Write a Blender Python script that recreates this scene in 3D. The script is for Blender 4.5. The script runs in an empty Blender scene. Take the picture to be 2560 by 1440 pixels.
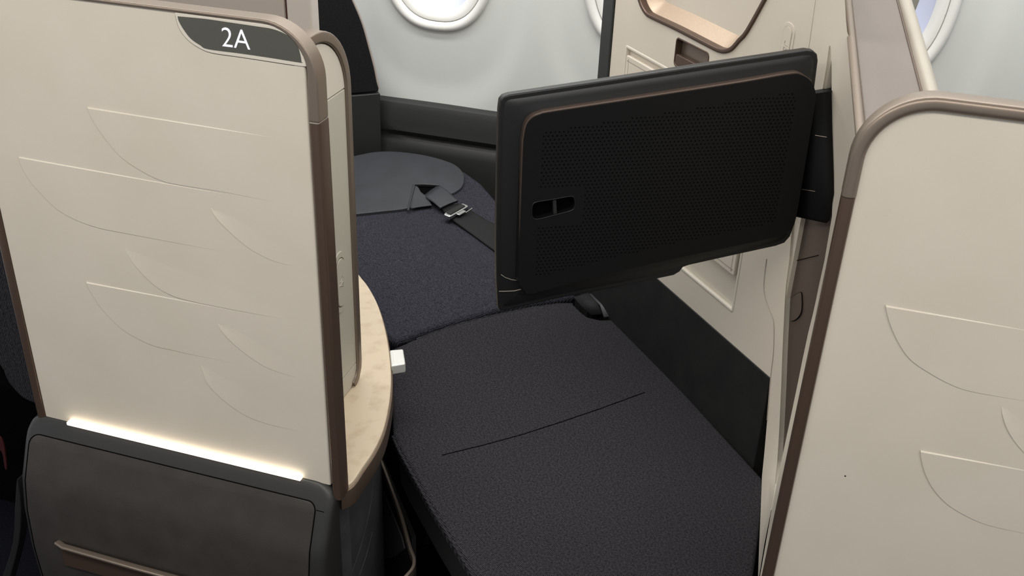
import bpy, bmesh, math, random
from mathutils import Vector, Matrix
random.seed(4)
S = bpy.context.scene
R_ = math.radians

# ------------------------------------------------------------------ camera, world, lights, exposure
FPX = 2600.0
CAM = Vector((0.0, -1.1, 1.6))
YAW, PITCH, ROLL = R_(15.92), R_(29.02), R_(2.43)
ROT = (Matrix.Rotation(YAW, 3, 'Z') @ Matrix.Rotation(math.pi / 2 - PITCH, 3, 'X') @ Matrix.Rotation(ROLL, 3, 'Z'))
cam = bpy.data.objects.new('camera', bpy.data.cameras.new('camera'))
S.collection.objects.link(cam)
cam.data.sensor_fit = 'HORIZONTAL'
cam.data.sensor_width = 36.0
cam.data.lens = 36.0 * FPX / 2560.0
cam.data.clip_start = 0.05
cam.matrix_world = Matrix.Translation(CAM) @ ROT.to_4x4()
S.camera = cam

S.view_settings.view_transform = 'Standard'
S.view_settings.look = 'None'
S.view_settings.gamma = 1.0
S.view_settings.use_curve_mapping = False
S.view_settings.exposure = 0.0

world = bpy.data.worlds.new('world')
S.world = world
world.use_nodes = True
world.node_tree.nodes['Background'].inputs['Color'].default_value = (0.93, 0.96, 1.0, 1)
world.node_tree.nodes['Background'].inputs['Strength'].default_value = 0.55


def area_light(name, loc, size, power, col, aim):
    d = bpy.data.lights.new(name, 'AREA')
    d.shape = 'RECTANGLE'
    d.size, d.size_y = size
    d.energy = power
    d.color = col
    o = bpy.data.objects.new(name, d)
    S.collection.objects.link(o)
    o.location = loc
    o.rotation_euler = (Vector(aim) - Vector(loc)).to_track_quat('-Z', 'Y').to_euler()
    return o


# the cabin's two ceiling light strips: one along the aisle, one over the seats
area_light('aisle_ceiling_light', (-0.3, -0.9, 2.14), (3.6, 0.35), 37.0, (1.0, 0.955, 0.885), (-0.3, -0.75, 0))
area_light('seat_ceiling_light', (-0.3, 0.6, 2.10), (3.6, 0.30), 23.0, (1.0, 0.97, 0.93), (-0.3, 0.6, 0))
# unseen fill light added near the ceiling edge to brighten the side wall
area_light('added_sidewall_fill', (-0.75, 1.05, 2.12), (2.8, 0.12), 24.0, (1.0, 0.985, 0.965), (-0.75, 1.42, 0.9))


# ------------------------------------------------------------------ helpers
def srgb(r, g, b):
    f = lambda c: (c / 12.92) if c <= 0.04045 else ((c + 0.055) / 1.055) ** 2.4
    return (f(r / 255), f(g / 255), f(b / 255), 1.0)


def ray(px, py):
    return ROT @ Vector(((px - 1280) / FPX, -(py - 720) / FPX, -1.0))


class Plane:
    """A real plane in the cabin: origin, in-plane axes u and v, n towards the viewer."""
    def __init__(s, o, u, v=(0, 0, 1)):
        s.o = Vector(o)
        s.u = Vector(u).normalized()
        s.v = Vector(v).normalized()
        s.n = s.u.cross(s.v)
        if (CAM - s.o).dot(s.n) < 0:
            s.n = -s.n

    def w(s, a, b, k=0.0):
        return s.o + s.u * a + s.v * b + s.n * k

    def hit(s, px, py, k=0.0):
        r = ray(px, py)
        t = ((s.o + s.n * k - CAM).dot(s.n)) / r.dot(s.n)
        return CAM + r * t

    def ab(s, px, py, k=0.0):
        p = s.hit(px, py, k) - s.o
        return (p.dot(s.u), p.dot(s.v))


def smooth(pts, n=6, closed=False):
    out = []
    N = len(pts)
    dim = len(pts[0])
    for i in range(N if closed else N - 1):
        p0 = pts[(i - 1) % N] if (closed or i > 0) else pts[i]
        p1 = pts[i]
        p2 = pts[(i + 1) % N]
        p3 = pts[(i + 2) % N] if (closed or i + 2 < N) else p2
        for k in range(n):
            t = k / n
            out.append(tuple(0.5 * (2 * p1[d] + (p2[d] - p0[d]) * t + (2 * p0[d] - 5 * p1[d] + 4 * p2[d] - p3[d]) * t * t
                                    + (3 * p1[d] - p0[d] - 3 * p2[d] + p3[d]) * t ** 3) for d in range(dim)))
    if not closed:
        out.append(tuple(pts[-1]))
    return out


def rrect(a0, a1, b0, b1, r, seg=6):
    """rounded rectangle; r may be one radius or (bl, br, tr, tl)"""
    rs = r if isinstance(r, (tuple, list)) else (r,) * 4
    out = []
    for (cx, cy, r_, st) in ((a0 + rs[0], b0 + rs[0], rs[0], 180), (a1 - rs[1], b0 + rs[1], rs[1], 270),
                             (a1 - rs[2], b1 - rs[2], rs[2], 0), (a0 + rs[3], b1 - rs[3], rs[3], 90)):
        if r_ <= 0:
            out.append((cx, cy))
            continue
        for k in range(seg + 1):
            t = R_(st + 90 * k / seg)
            out.append((cx + r_ * math.cos(t), cy + r_ * math.sin(t)))
    return out


def finish(name, bm, mat, parent=None, bevel=0, seg=3, angle=35, kind=None, sharp=40, weld=True):
    if weld:
        bmesh.ops.remove_doubles(bm, verts=bm.verts, dist=1e-6)
    bmesh.ops.recalc_face_normals(bm, faces=bm.faces)
    me = bpy.data.meshes.new(name)
    bm.to_mesh(me)
    bm.free()
    for p in me.polygons:
        p.use_smooth = True
    me.set_sharp_from_angle(angle=R_(sharp))
    if mat:
        me.materials.append(mat)
    o = bpy.data.objects.new(name, me)
    S.collection.objects.link(o)
    if parent is not None:
        o.parent = parent
        o.matrix_parent_inverse = Matrix.Translation(-parent.location)
    if bevel:
        m = o.modifiers.new('bevel', 'BEVEL')
        m.width = bevel
        m.segments = seg
        m.limit_method = 'ANGLE'
        m.angle_limit = R_(angle)
        m.harden_normals = True
    if kind:
        o['kind'] = kind
    return o


def thing(name, loc, label, cat, group=None, kind=None):
    o = bpy.data.objects.new(name, None)
    o.empty_display_size = 0.05
    S.collection.objects.link(o)
    o.location = loc
    o['label'] = label
    o['category'] = cat
    if group:
        o['group'] = group
    if kind:
        o['kind'] = kind
    return o


def prism(name, loop, off, mat, parent=None, holes=(), **kw):
    """solid between a loop of 3D points and the same loop moved by off; holes go right through"""
    bm = bmesh.new()
    off = Vector(off)
    loops = [loop] + list(holes)
    fronts, backs = [], []
    for L in loops:
        f = [bm.verts.new(Vector(p)) for p in L]
        b = [bm.verts.new(Vector(p) + off) for p in L]
        fronts.append(f)
        backs.append(b)
        for i in range(len(f)):
            j = (i + 1) % len(f)
            bm.faces.new((f[i], f[j], b[j], b[i]))
    if holes:
        for side in (fronts, backs):
            es = []
            for L in side:
                for i in range(len(L)):
                    e = bm.edges.get((L[i], L[(i + 1) % len(L)]))
                    es.append(e)
            bmesh.ops.triangle_fill(bm, use_beauty=True, use_dissolve=False, edges=es)
    else:
        bm.faces.new(fronts[0])
        bm.faces.new(list(reversed(backs[0])))
    return finish(name, bm, mat, parent, **kw)


def plate(name, P, ab, k0, k1, mat, parent=None, holes=(), **kw):
    """solid on plane P with outline ab (local coords) from depth k0 (front) to k1"""
    return prism(name, [P.w(a, b, k0) for a, b in ab], P.n * (k1 - k0), mat, parent,
                 holes=[[P.w(a, b, k0) for a, b in h] for h in holes], **kw)


def box(name, lo, hi, mat, parent=None, **kw):
    x0, y0, z0 = lo
    x1, y1, z1 = hi
    return prism(name, [(x0, y0, z0), (x1, y0, z0), (x1, y1, z0), (x0, y1, z0)], (0, 0, z1 - z0), mat, parent, **kw)


def sweep(name, pts, prof, nrm, mat, parent=None, closed=False, ws=None, **kw):
    """sweep profile [(a,b)] along pts; a = in-plane side (t x n), b = along n"""
    bm = bmesh.new()
    n = Vector(nrm).normalized()
    pts = [Vector(p) for p in pts]
    N = len(pts)
    rings = []
    for i in range(N):
        pa = pts[(i - 1) % N] if (closed or i > 0) else pts[i]
        pb = pts[(i + 1) % N] if (closed or i < N - 1) else pts[i]
        t = (pb - pa).normalized()
        a = t.cross(n).normalized()
        nn = a.cross(t).normalized()
        m = 1.0
        if pa is not pts[i] and pb is not pts[i]:
            d = (pts[i] - pa).normalized().dot((pb - pts[i]).normalized())
            m = 1 / max(0.5, math.sqrt(max(0, (1 + d) / 2)))
        wi = ws[i] if ws else 1.0
        rings.append([bm.verts.new(pts[i] + a * (q[0] * m * wi) + nn * q[1]) for q in prof])
    M = len(prof)
    for i in range(N if closed else N - 1):
        A, B = rings[i], rings[(i + 1) % N]
        for j in range(M):
            bm.faces.new((A[j], A[(j + 1) % M], B[(j + 1) % M], B[j]))
    if not closed:
        bm.faces.new(list(reversed(rings[0])))
        bm.faces.new(rings[-1])
    return finish(name, bm, mat, parent, **kw)


def tube(name, pts, r, mat, parent=None, seg=10, closed=False, nrm=(0, 0, 1), flat=1.0, **kw):
    prof = [(r * math.cos(2 * math.pi * k / seg), r * flat * math.sin(2 * math.pi * k / seg)) for k in range(seg)]
    return sweep(name, pts, prof, nrm, mat, parent, closed=closed, **kw)


def rprof(a0, a1, b0, b1, r, seg=4):
    return rrect(a0, a1, b0, b1, r, seg)


def loft(name, rows, mat, parent=None, thick=0, **kw):
    """surface through rows of 3D points"""
    bm = bmesh.new()
    V = [[bm.verts.new(Vector(p)) for p in r] for r in rows]
    for i in range(len(V) - 1):
        for j in range(len(V[0]) - 1):
            q = []
            for v in (V[i][j], V[i][j + 1], V[i + 1][j + 1], V[i + 1][j]):
                if not any((v.co - w.co).length < 1e-7 for w in q):
                    q.append(v)
            if len(q) >= 3:
                bm.faces.new(q)
    o = finish(name, bm, mat, parent, **kw)
    if thick:
        m = o.modifiers.new('solid', 'SOLIDIFY')
        m.thickness = abs(thick)
        m.offset = -1 if thick > 0 else 1
    return o


# ------------------------------------------------------------------ materials
def material(name, col, rough=0.5, metal=0.0, col2=None, scale=20.0, detail=4.0, bump=0.0, bscale=400.0, spec=0.5,
             stretch=None, ramp=(0.35, 0.65), emit=None, estr=0.0):
    m = bpy.data.materials.new(name)
    m.use_nodes = True
    nt = m.node_tree
    b = nt.nodes['Principled BSDF']
    b.inputs['Base Color'].default_value = col
    b.inputs['Roughness'].default_value = rough
    b.inputs['Metallic'].default_value = metal
    b.inputs['Specular IOR Level'].default_value = spec
    tc = nt.nodes.new('ShaderNodeTexCoord')
    src = tc.outputs['Object']
    if stretch:
        mp = nt.nodes.new('ShaderNodeMapping')
        mp.inputs['Scale'].default_value = stretch
        nt.links.new(src, mp.inputs['Vector'])
        src = mp.outputs['Vector']
    if col2:
        n = nt.nodes.new('ShaderNodeTexNoise')
        n.inputs['Scale'].default_value = scale
        n.inputs['Detail'].default_value = detail
        nt.links.new(src, n.inputs['Vector'])
        r = nt.nodes.new('ShaderNodeValToRGB')
        r.color_ramp.elements[0].position = ramp[0]
        r.color_ramp.elements[1].position = ramp[1]
        r.color_ramp.elements[0].color = col
        r.color_ramp.elements[1].color = col2
        nt.links.new(n.outputs['Fac'], r.inputs['Fac'])
        nt.links.new(r.outputs['Color'], b.inputs['Base Color'])
    if bump:
        n2 = nt.nodes.new('ShaderNodeTexNoise')
        n2.inputs['Scale'].default_value = bscale
        n2.inputs['Detail'].default_value = 3
        nt.links.new(src, n2.inputs['Vector'])
        bp = nt.nodes.new('ShaderNodeBump')
        bp.inputs['Strength'].default_value = bump
        bp.inputs['Distance'].default_value = 0.001
        nt.links.new(n2.outputs['Fac'], bp.inputs['Height'])
        nt.links.new(bp.outputs['Normal'], b.inputs['Normal'])
    if emit:
        b.inputs['Emission Color'].default_value = emit
        b.inputs['Emission Strength'].default_value = estr
    return m


def fabric_material(name, c0, c1, ang, pitch=0.0025, bump=0.6):
    """ribbed woven cloth: rows of small oblong stitches, colour and relief from the weave"""
    m = bpy.data.materials.new(name)
    m.use_nodes = True
    nt = m.node_tree
    N = nt.nodes.new
    L = nt.links.new
    b = nt.nodes['Principled BSDF']
    b.inputs['Roughness'].default_value = 0.95
    b.inputs['Specular IOR Level'].default_value = 0.12
    tc = N('ShaderNodeTexCoord')
    rot = N('ShaderNodeMapping')
    rot.inputs['Rotation'].default_value = (0, 0, ang)
    L(tc.outputs['Object'], rot.inputs['Vector'])
    nz = N('ShaderNodeTexNoise')
    nz.inputs['Scale'].default_value = 170
    nz.inputs['Detail'].default_value = 2
    L(rot.outputs['Vector'], nz.inputs['Vector'])
    sep = N('ShaderNodeSeparateXYZ')
    L(rot.outputs['Vector'], sep.inputs['Vector'])

    def wave(out, p, ph):
        a = N('ShaderNodeMath'); a.operation = 'MULTIPLY_ADD'
        a.inputs[1].default_value = 2 * math.pi / p
        L(out, a.inputs[0])
        k = N('ShaderNodeMath'); k.operation = 'MULTIPLY'
        k.inputs[1].default_value = ph
        L(nz.outputs['Fac'], k.inputs[0])
        L(k.outputs[0], a.inputs[2])
        s = N('ShaderNodeMath'); s.operation = 'SINE'
        L(a.outputs[0], s.inputs[0])
        return s.outputs[0]
    w1 = wave(sep.outputs['X'], pitch * 0.75, 0.9)
    w2 = wave(sep.outputs['Y'], pitch, 1.2)
    ad = N('ShaderNodeMath'); ad.operation = 'ADD'
    L(w1, ad.inputs[0]); L(w2, ad.inputs[1])
    n3 = N('ShaderNodeTexNoise')
    n3.inputs['Scale'].default_value = 300
    n3.inputs['Detail'].default_value = 2
    L(rot.outputs['Vector'], n3.inputs['Vector'])
    mx = N('ShaderNodeMath'); mx.operation = 'MULTIPLY_ADD'
    mx.inputs[1].default_value = 0.22
    L(ad.outputs[0], mx.inputs[0]); L(n3.outputs['Fac'], mx.inputs[2])
    r = N('ShaderNodeValToRGB')
    r.color_ramp.elements[0].position = 0.25
    r.color_ramp.elements[1].position = 0.8
    r.color_ramp.elements[0].color = c0
    r.color_ramp.elements[1].color = c1
    L(mx.outputs[0], r.inputs['Fac'])
    L(r.outputs['Color'], b.inputs['Base Color'])
    bp = N('ShaderNodeBump')
    bp.inputs['Strength'].default_value = bump
    bp.inputs['Distance'].default_value = 0.0012
    L(mx.outputs[0], bp.inputs['Height'])
    L(bp.outputs['Normal'], b.inputs['Normal'])
    return m


M = {}
M['beige'] = material('beige_laminate', srgb(208, 199, 184), 0.42, col2=srgb(212, 203, 189), scale=9, bump=0.08, bscale=900)
M['beige_gloss'] = material('beige_moulding', srgb(212, 205, 192), 0.3)
M['grey_strip'] = material('pale_grey_laminate', srgb(188, 184, 170), 0.4, bump=0.05, bscale=900)
M['taupe'] = material('taupe_shell', srgb(170, 160, 152), 0.45, bump=0.05, bscale=700)
M['taupe_light'] = material('light_taupe_shell', srgb(190, 182, 175), 0.45, bump=0.05, bscale=700)
M['ledge'] = material('taupe_ledge', srgb(116, 108, 103), 0.45, col2=srgb(121, 113, 108), scale=14, bump=0.06, bscale=600, spec=0.2, stretch=(1, 0.3, 1))
M['bronze'] = material('satin_bronze', srgb(134, 121, 109), 0.38, 0.6, bump=0.05, bscale=1500)
M['bronze_dark'] = material('dark_bronze', srgb(100, 82, 71), 0.34, 0.55, bump=0.05, bscale=1500)
M['bronze_rim'] = material('darker_bronze_rim', srgb(112, 96, 82), 0.38, 0.6)  # darker bronze for the console rim
M['bronze_trim'] = material('brown_bronze_trim', srgb(92, 78, 70), 0.35, 0.5)
M['bronze_light'] = material('brushed_bronze', srgb(176, 157, 138), 0.45, 0.6, col2=srgb(186, 167, 147), scale=60, bump=0.12, bscale=300, stretch=(4, 4, 40))
M['champagne'] = material('champagne_metal', srgb(176, 168, 156), 0.35, 0.4)
M['brown'] = material('brown_lacquer', srgb(96, 84, 77), 0.42, 0.15)
M['black'] = material('matte_black_plastic', srgb(33, 33, 33), 0.55, bump=0.08, bscale=1200)
M['black_shiny'] = material('black_frame_plastic', srgb(18, 18, 18), 0.42, bump=0.05, bscale=1200)
M['black_deep'] = material('black_perforated_plate', srgb(9, 9, 10), 0.6, spec=0.25)
M['hole'] = material('hole_black', srgb(3, 3, 3), 0.9, spec=0.05)
M['shell_black'] = material('black_sidewall_plastic', srgb(38, 39, 38), 0.5, bump=0.1, bscale=800)
M['shell_fabric'] = material('black_wool_cloth', srgb(26, 26, 28), 0.95, col2=srgb(36, 36, 38), scale=500, bump=0.3, bscale=900, spec=0.1)
M['leather_brown'] = material('dark_brown_leather', srgb(50, 46, 43), 0.6, col2=srgb(56, 52, 49), scale=22, detail=6, bump=0.2, bscale=500, spec=0.4)
M['base_frame'] = material('charcoal_frame_plastic', srgb(42, 41, 40), 0.42, bump=0.06, bscale=900)
M['pedestal'] = material('charcoal_pedestal_leather', srgb(58, 58, 60), 0.55, col2=srgb(66, 66, 68), scale=30, bump=0.15, bscale=500)
M['leather_grey'] = material('slate_grey_leather', srgb(54, 56, 60), 0.5, col2=srgb(59, 61, 66), scale=18, bump=0.15, bscale=600, spec=0.45)
M['kick'] = material('black_kick_leather', srgb(30, 30, 30), 0.6, col2=srgb(36, 36, 35), scale=20, bump=0.2, bscale=600, spec=0.3)
M['grey_bin'] = material('grey_bin_plastic', srgb(88, 88, 88), 0.5)
M['travertine'] = material('travertine_laminate', srgb(204, 188, 164), 0.4, col2=srgb(168, 145, 119), scale=38, detail=14, ramp=(0.5, 0.95))
M['wall'] = material('pale_grey_wall_panel', srgb(203, 206, 203), 0.55, bump=0.05, bscale=700)
M['rim'] = material('white_window_rim', srgb(226, 226, 222), 0.45)
M['sleeve'] = material('bluish_white_window_sleeve', srgb(206, 211, 232), 0.5)
M['chrome'] = material('chrome', srgb(215, 215, 215), 0.12, 1.0)
M['silver'] = material('satin_silver', srgb(232, 232, 228), 0.25, 0.35)
M['webbing'] = material('black_webbing', srgb(24, 25, 26), 0.7, bump=0.4, bscale=1200, spec=0.3)
M['screen'] = material('grey_sign_glass', srgb(80, 79, 72), 0.3)
M['white_text'] = material('white_lettering', srgb(235, 235, 245), 0.5, emit=srgb(235, 235, 250), estr=0.35)
M['led'] = material('warm_light_strip', srgb(255, 245, 230), 0.5, emit=(1.0, 0.86, 0.68, 1), estr=3.2)
M['carpet'] = material('navy_carpet', srgb(12, 13, 18), 0.98, col2=srgb(22, 23, 30), scale=300, bump=0.6, bscale=700, spec=0.05)
M['ceiling'] = material('white_ceiling', srgb(225, 225, 222), 0.6)
M['red'] = material('red_cloth', srgb(62, 7, 9), 0.7)
M['fabric'] = fabric_material('navy_woven_cloth', srgb(12, 11, 14), srgb(71, 69, 75), R_(38))
M['fabric_back'] = fabric_material('navy_woven_cloth_back', srgb(12, 12, 15), srgb(73, 73, 84), R_(38), pitch=0.0026)

# ------------------------------------------------------------------ the setting
YW = 1.5                                     # inner face of the fuselage side wall


def structure(o, label):
    o['kind'] = 'structure'
    o['label'] = label
    return o


structure(box('floor', (-2.6, -2.6, -0.04), (2.4, 1.7, 0.0), M['carpet']), 'dark navy carpeted cabin floor')
structure(box('ceiling', (-2.6, -2.2, 2.2), (2.4, 1.7, 2.24), M['ceiling']), 'white cabin ceiling above the suites')

WIN = (-0.985, -0.43, 0.135)
WZ, HW, HH, PW = 1.09, 0.165, 0.25, 2.5


def superell(cx, cz, hw, hh, n=64, p=PW):
    out = []
    for k in range(n):
        t = 2 * math.pi * k / n
        c, s = math.cos(t), math.sin(t)
        out.append((cx + hw * math.copysign(abs(c) ** (2 / p), c), cz + hh * math.copysign(abs(s) ** (2 / p), s)))
    return out


# side wall: shallow dished bay round each window, built as a relief mesh with the window openings cut out
def wall_relief(x, z):
    d = 0.0
    for cx in WIN:
        r = (abs((x - cx) / 0.262) ** 2.6 + abs((z - WZ) / 0.46) ** 2.6) ** (1 / 2.6)
        t = max(0.0, min(1.0, (1.06 - r) / 0.22))
        d = max(d, t * t * (3 - 2 * t))
    return 0.010 * d


bm = bmesh.new()
xs = [-2.4 + i * 0.0135 for i in range(int(4.6 / 0.0135) + 1)]
zs = [0.0, 0.3, 0.5] + [0.56 + i * 0.0135 for i in range(int(1.0 / 0.0135) + 1)] + [1.7, 2.2]
V = {}
inside = lambda x, z: any((abs((x - cx) / (HW - 0.012)) ** PW + abs((z - WZ) / (HH - 0.012)) ** PW) < 1 for cx in WIN)
for i, x in enumerate(xs):
    for j, z in enumerate(zs):
        V[i, j] = bm.verts.new((x, YW + wall_relief(x, z), z))
for i in range(len(xs) - 1):
    for j in range(len(zs) - 1):
        if inside((xs[i] + xs[i + 1]) / 2, (zs[j] + zs[j + 1]) / 2):
            continue
        bm.faces.new((V[i, j], V[i + 1, j], V[i + 1, j + 1], V[i, j + 1]))
wall = finish('wall_outer', bm, M['wall'])
structure(wall, 'pale grey fuselage side wall with oval windows')

PWALL = Plane((0, YW, 0), (1, 0, 0))
glass = bpy.data.materials.new('window_acrylic')
glass.use_nodes = True
gn = glass.node_tree
gn.nodes.remove(gn.nodes['Principled BSDF'])
g1 = gn.nodes.new('ShaderNodeBsdfTransparent')
g1.inputs['Color'].default_value = (0.93, 0.95, 0.97, 1)
g2 = gn.nodes.new('ShaderNodeBsdfGlossy')
g2.inputs['Roughness'].default_value = 0.03
gm = gn.nodes.new('ShaderNodeMixShader')
gm.inputs[0].default_value = 0.06
gn.links.new(g1.outputs[0], gm.inputs[1])
gn.links.new(g2.outputs[0], gm.inputs[2])
gn.links.new(gm.outputs[0], gn.nodes['Material Output'].inputs['Surface'])

wl = ('oval cabin window with white rim above the lie-flat bed', 'oval cabin window half hidden by the monitor cabinet edge',
      'oval cabin window seen past the taupe ledge at upper right')
for i, cx in enumerate(WIN):
    w = thing('window_%d' % (i + 1), (cx, YW, WZ), wl[i], 'window', kind='structure')
    # outer rim: rounded ring; inner rim set back; sleeve running out to the pane
    def ring(name, spec, mat):
        rows = []
        for (s, y) in spec:
            rows.append([Vector((a, y, b)) for a, b in superell(cx, WZ, HW * 1.0 - s, HH - s)])
        for r in rows:
            r.append(r[0])
        return loft(name, rows, mat, w, sharp=60)
    ring('outer_rim', ((0.0, YW + 0.014), (0.0, YW + 0.004), (0.006, YW - 0.001), (0.014, YW - 0.001), (0.022, YW + 0.006), (0.024, YW + 0.016)), M['rim'])
    ring('inner_rim', ((0.024, YW + 0.016), (0.026, YW + 0.010), (0.032, YW + 0.009), (0.045, YW + 0.018), (0.052, YW + 0.03)), M['rim'])
    ring('sleeve', ((0.052, YW + 0.03), (0.056, YW + 0.045), (0.072, YW + 0.085), (0.082, YW + 0.10)), M['sleeve'])
    prism('pane', [(a, YW + 0.10, b) for a, b in superell(cx, WZ, HW - 0.08, HH - 0.08, 40)], (0, 0.004, 0), glass, w)

# outside the windows: apron and a pale terminal building with struts
M['apron'] = material('grey_apron', srgb(168, 168, 166), 0.8)
M['terminal'] = material('beige_terminal_wall', srgb(236, 230, 208), 0.7, col2=srgb(228, 221, 198), scale=3)
M['strut'] = material('brown_strut', srgb(190, 172, 152), 0.6)
M['strut_w'] = material('white_strut', srgb(245, 245, 240), 0.6)
g = structure(box('ground_outside', (-12, 2.2, -3.2), (12, 14, -3.0), M['apron']), 'grey apron outside the windows')
tb = thing('terminal_building', (2.0, 9.0, -3.0), 'beige terminal building with struts seen through the right window', 'building')
box('wall', (-10, 9.0, -3.0), (12, 9.4, 2.8), M['terminal'], tb)
for k in range(7):
    x = -4.6 + k * 1.6 + 0.7
    box('strut', (x, 8.75, -3.0), (x + 0.09, 9.0, 2.8), M['strut'], tb)
    box('mullion', (x + 0.13, 8.8, -3.0), (x + 0.18, 9.0, 2.8), M['strut_w'], tb)
    prism('brace', [(x + 0.32 + 1.2, 8.8, -3.0), (x + 0.42 + 1.2, 8.8, -3.0), (x + 0.42 - 1.7, 8.8, 2.8), (x + 0.32 - 1.7, 8.8, 2.8)], (0, 0.1, 0), M['strut_w'], tb)

# black lower side wall with its ledge and long arm-level groove
prof = [(YW + 0.02, 0.640), (YW - 0.006, 0.640), (YW - 0.020, 0.633), (YW - 0.027, 0.618), (YW - 0.030, 0.58), (YW - 0.034, 0.557), (YW - 0.024, 0.548),
        (YW - 0.016, 0.538), (YW - 0.030, 0.525), (YW - 0.036, 0.50), (YW - 0.038, 0.40), (YW - 0.038, 0.0), (YW + 0.02, 0.0)]
rows = []
for i in range(41):
    x = -1.6 + i * 0.06
    t = max(0.0, min(1.0, (x + 1.20) / 0.14))      # groove and ledge run out towards the seat shell
    t = t * t * (3 - 2 * t)
    r = []
    for j, (y, z) in enumerate(prof):
        if j in (6, 7):
            y = (YW - 0.035) * (1 - t) + y * t
        r.append((x, y, z))
    rows.append(r)
structure(loft('baseboard_outer', rows, M['shell_black'], sharp=35), 'black lower side wall panel with ledge under the windows')

# ------------------------------------------------------------------ aisle-side partitions
P0 = Plane((0, 0, 0), (1, 0, 0))           # front plane of both partitions (facing the aisle)


def leaf(parent, top, arc, mode, h=0.0021):
    """embossed wing-shaped relief: proud at the tip, sinking into the panel towards the right"""
    T = [P0.ab(*top[0]), P0.ab(*top[1])]
    A = smooth([P0.ab(*p) for p in arc], 6)
    n = len(A)
    # arc length parameter
    acc = [0.0]
    for i in range(1, n):
        acc.append(acc[-1] + math.hypot(A[i][0] - A[i - 1][0], A[i][1] - A[i - 1][1]))
    tot = acc[-1]
    rows = []
    for i in range(n):
        u = acc[i] / tot
        s = max(0.0, min(1.0, (A[i][0] - A[0][0]) / (A[-1][0] - A[0][0])))
        t0 = (T[0][0] + (T[1][0] - T[0][0]) * s, T[0][1] + (T[1][1] - T[0][1]) * s)
        b0 = A[i]
        d = max(1e-6, math.hypot(t0[0] - b0[0], t0[1] - b0[1]))
        f = max(0.0, 1 - u) ** 0.75
        row = []
        for (v, hv) in ((0, -0.25), (min(0.4, 0.0017 / d), 1), (0.5, 1), (1 - min(0.4, 0.0006 / d), 1), (1, -0.25)):
            if mode == 'arc':
                hh = hv * h * (max(0, v) ** 1.5) * min(1.0, u * 6) * f - 0.0003 * (1 - v) - 0.0004 * u if hv > 0 else -0.0005
            else:
                hh = hv * h * f - 0.0004 * u if hv > 0 else -0.0005
            row.append(P0.w(t0[0] + (b0[0] - t0[0]) * v, t0[1] + (b0[1] - t0[1]) * v, hh))
        rows.append(row)
    return loft('embossed_leaf', rows, M['beige'], parent, sharp=2)


# --- left partition, seat 2A
lp = thing('suite_partition', (-0.83, 0.0, 0.57), 'beige suite partition with the 2A sign, embossed wings and bronze edge', 'partition', 'aisle partitions')
FX0, FX1, FZ0, FZ1 = -1.098, -0.568, 0.570, 1.2685
plate('panel', P0, rrect(FX0 + 0.008, FX1 - 0.016, FZ0, FZ1 - 0.003, (0, 0, 0.058, 0.004), 10), 0.0, -0.026, M['beige'], lp, bevel=0.003)
TW, TD = 0.0145, 0.032
cor = sorted([q for q in rrect(-1.2, FX1, 0.0, FZ1, (0, 0, 0.070, 0), 12) if q[0] > -0.75 and q[1] > 1.15], key=lambda q: (q[0], -q[1]))
path = [(-1.104, FZ1), (-0.9, FZ1), (-0.72, FZ1)] + cor + [(FX1, 1.185), (FX1, 1.1475)]
wid = [0.0050, 0.0050, 0.0050] + [0.0050 + 0.0084 * (k / (len(cor) - 1)) ** 2 for k in range(len(cor))] + [0.0138, 0.0148]
sweep('upper_edge_trim', [P0.w(a, b, 0) for a, b in path], [(q[0], q[1]) for q in rprof(0.0, 1.0, -0.024, 0.0032, (0.0, 0.0, 0.0, 0.0))], P0.n, M['bronze'], lp, ws=wid, bevel=0.0024, seg=4)
sweep('trim_joint_highlight', [P0.w(FX1, 1.1478, 0), P0.w(FX1, 1.1462, 0)], rprof(0.0008, 0.0142, -TD + 0.0065, 0.0035, 0.003), P0.n, M['champagne'], lp)  # joint between the trims, in pale metal for its thin highlight
sweep('lower_edge_trim', [P0.w(FX1 - TW / 2, 1.1465, 0), P0.w(FX1 - TW / 2 + 0.002, FZ0 - 0.02, 0)], rprof(-TW / 2, TW / 2, -TD + 0.006, 0.004, 0.004), P0.n, M['bronze_dark'], lp)
sweep('rear_edge_trim', [P0.w(-1.097, 1.262, 0), P0.w(-1.097, FZ0 - 0.005, 0)], rprof(-0.007, 0.007, -TD + 0.006, 0.003, 0.004), P0.n, M['bronze_dark'], lp)
# sign
def px_outline(*sides):
    out = []
    for sd in sides:
        out += smooth([P0.ab(*p) for p in sd], 4)[:-1]
    return out


outl = px_outline(((438, 30), (560, 46), (640, 57), (680, 63), (710, 72), (736, 90), (753, 112), (762, 139), (767, 166)),
                  ((767, 166), (736, 163), (605, 143), (530, 132), (496, 118), (470, 99), (451, 75), (442, 51), (438, 30)))
scr = px_outline(((446, 40), (511, 46), (567, 54), (642, 65), (680, 71), (708, 81), (732, 96), (746, 116), (753, 139), (755, 154)),
                 ((755, 154), (752, 155.5), (680, 144), (605, 133), (522, 122), (502, 112), (479, 96), (461, 73), (449, 52), (446, 40)))
cx_ = sum(p[0] for p in outl) / len(outl)
cz_ = sum(p[1] for p in outl) / len(outl)


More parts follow.
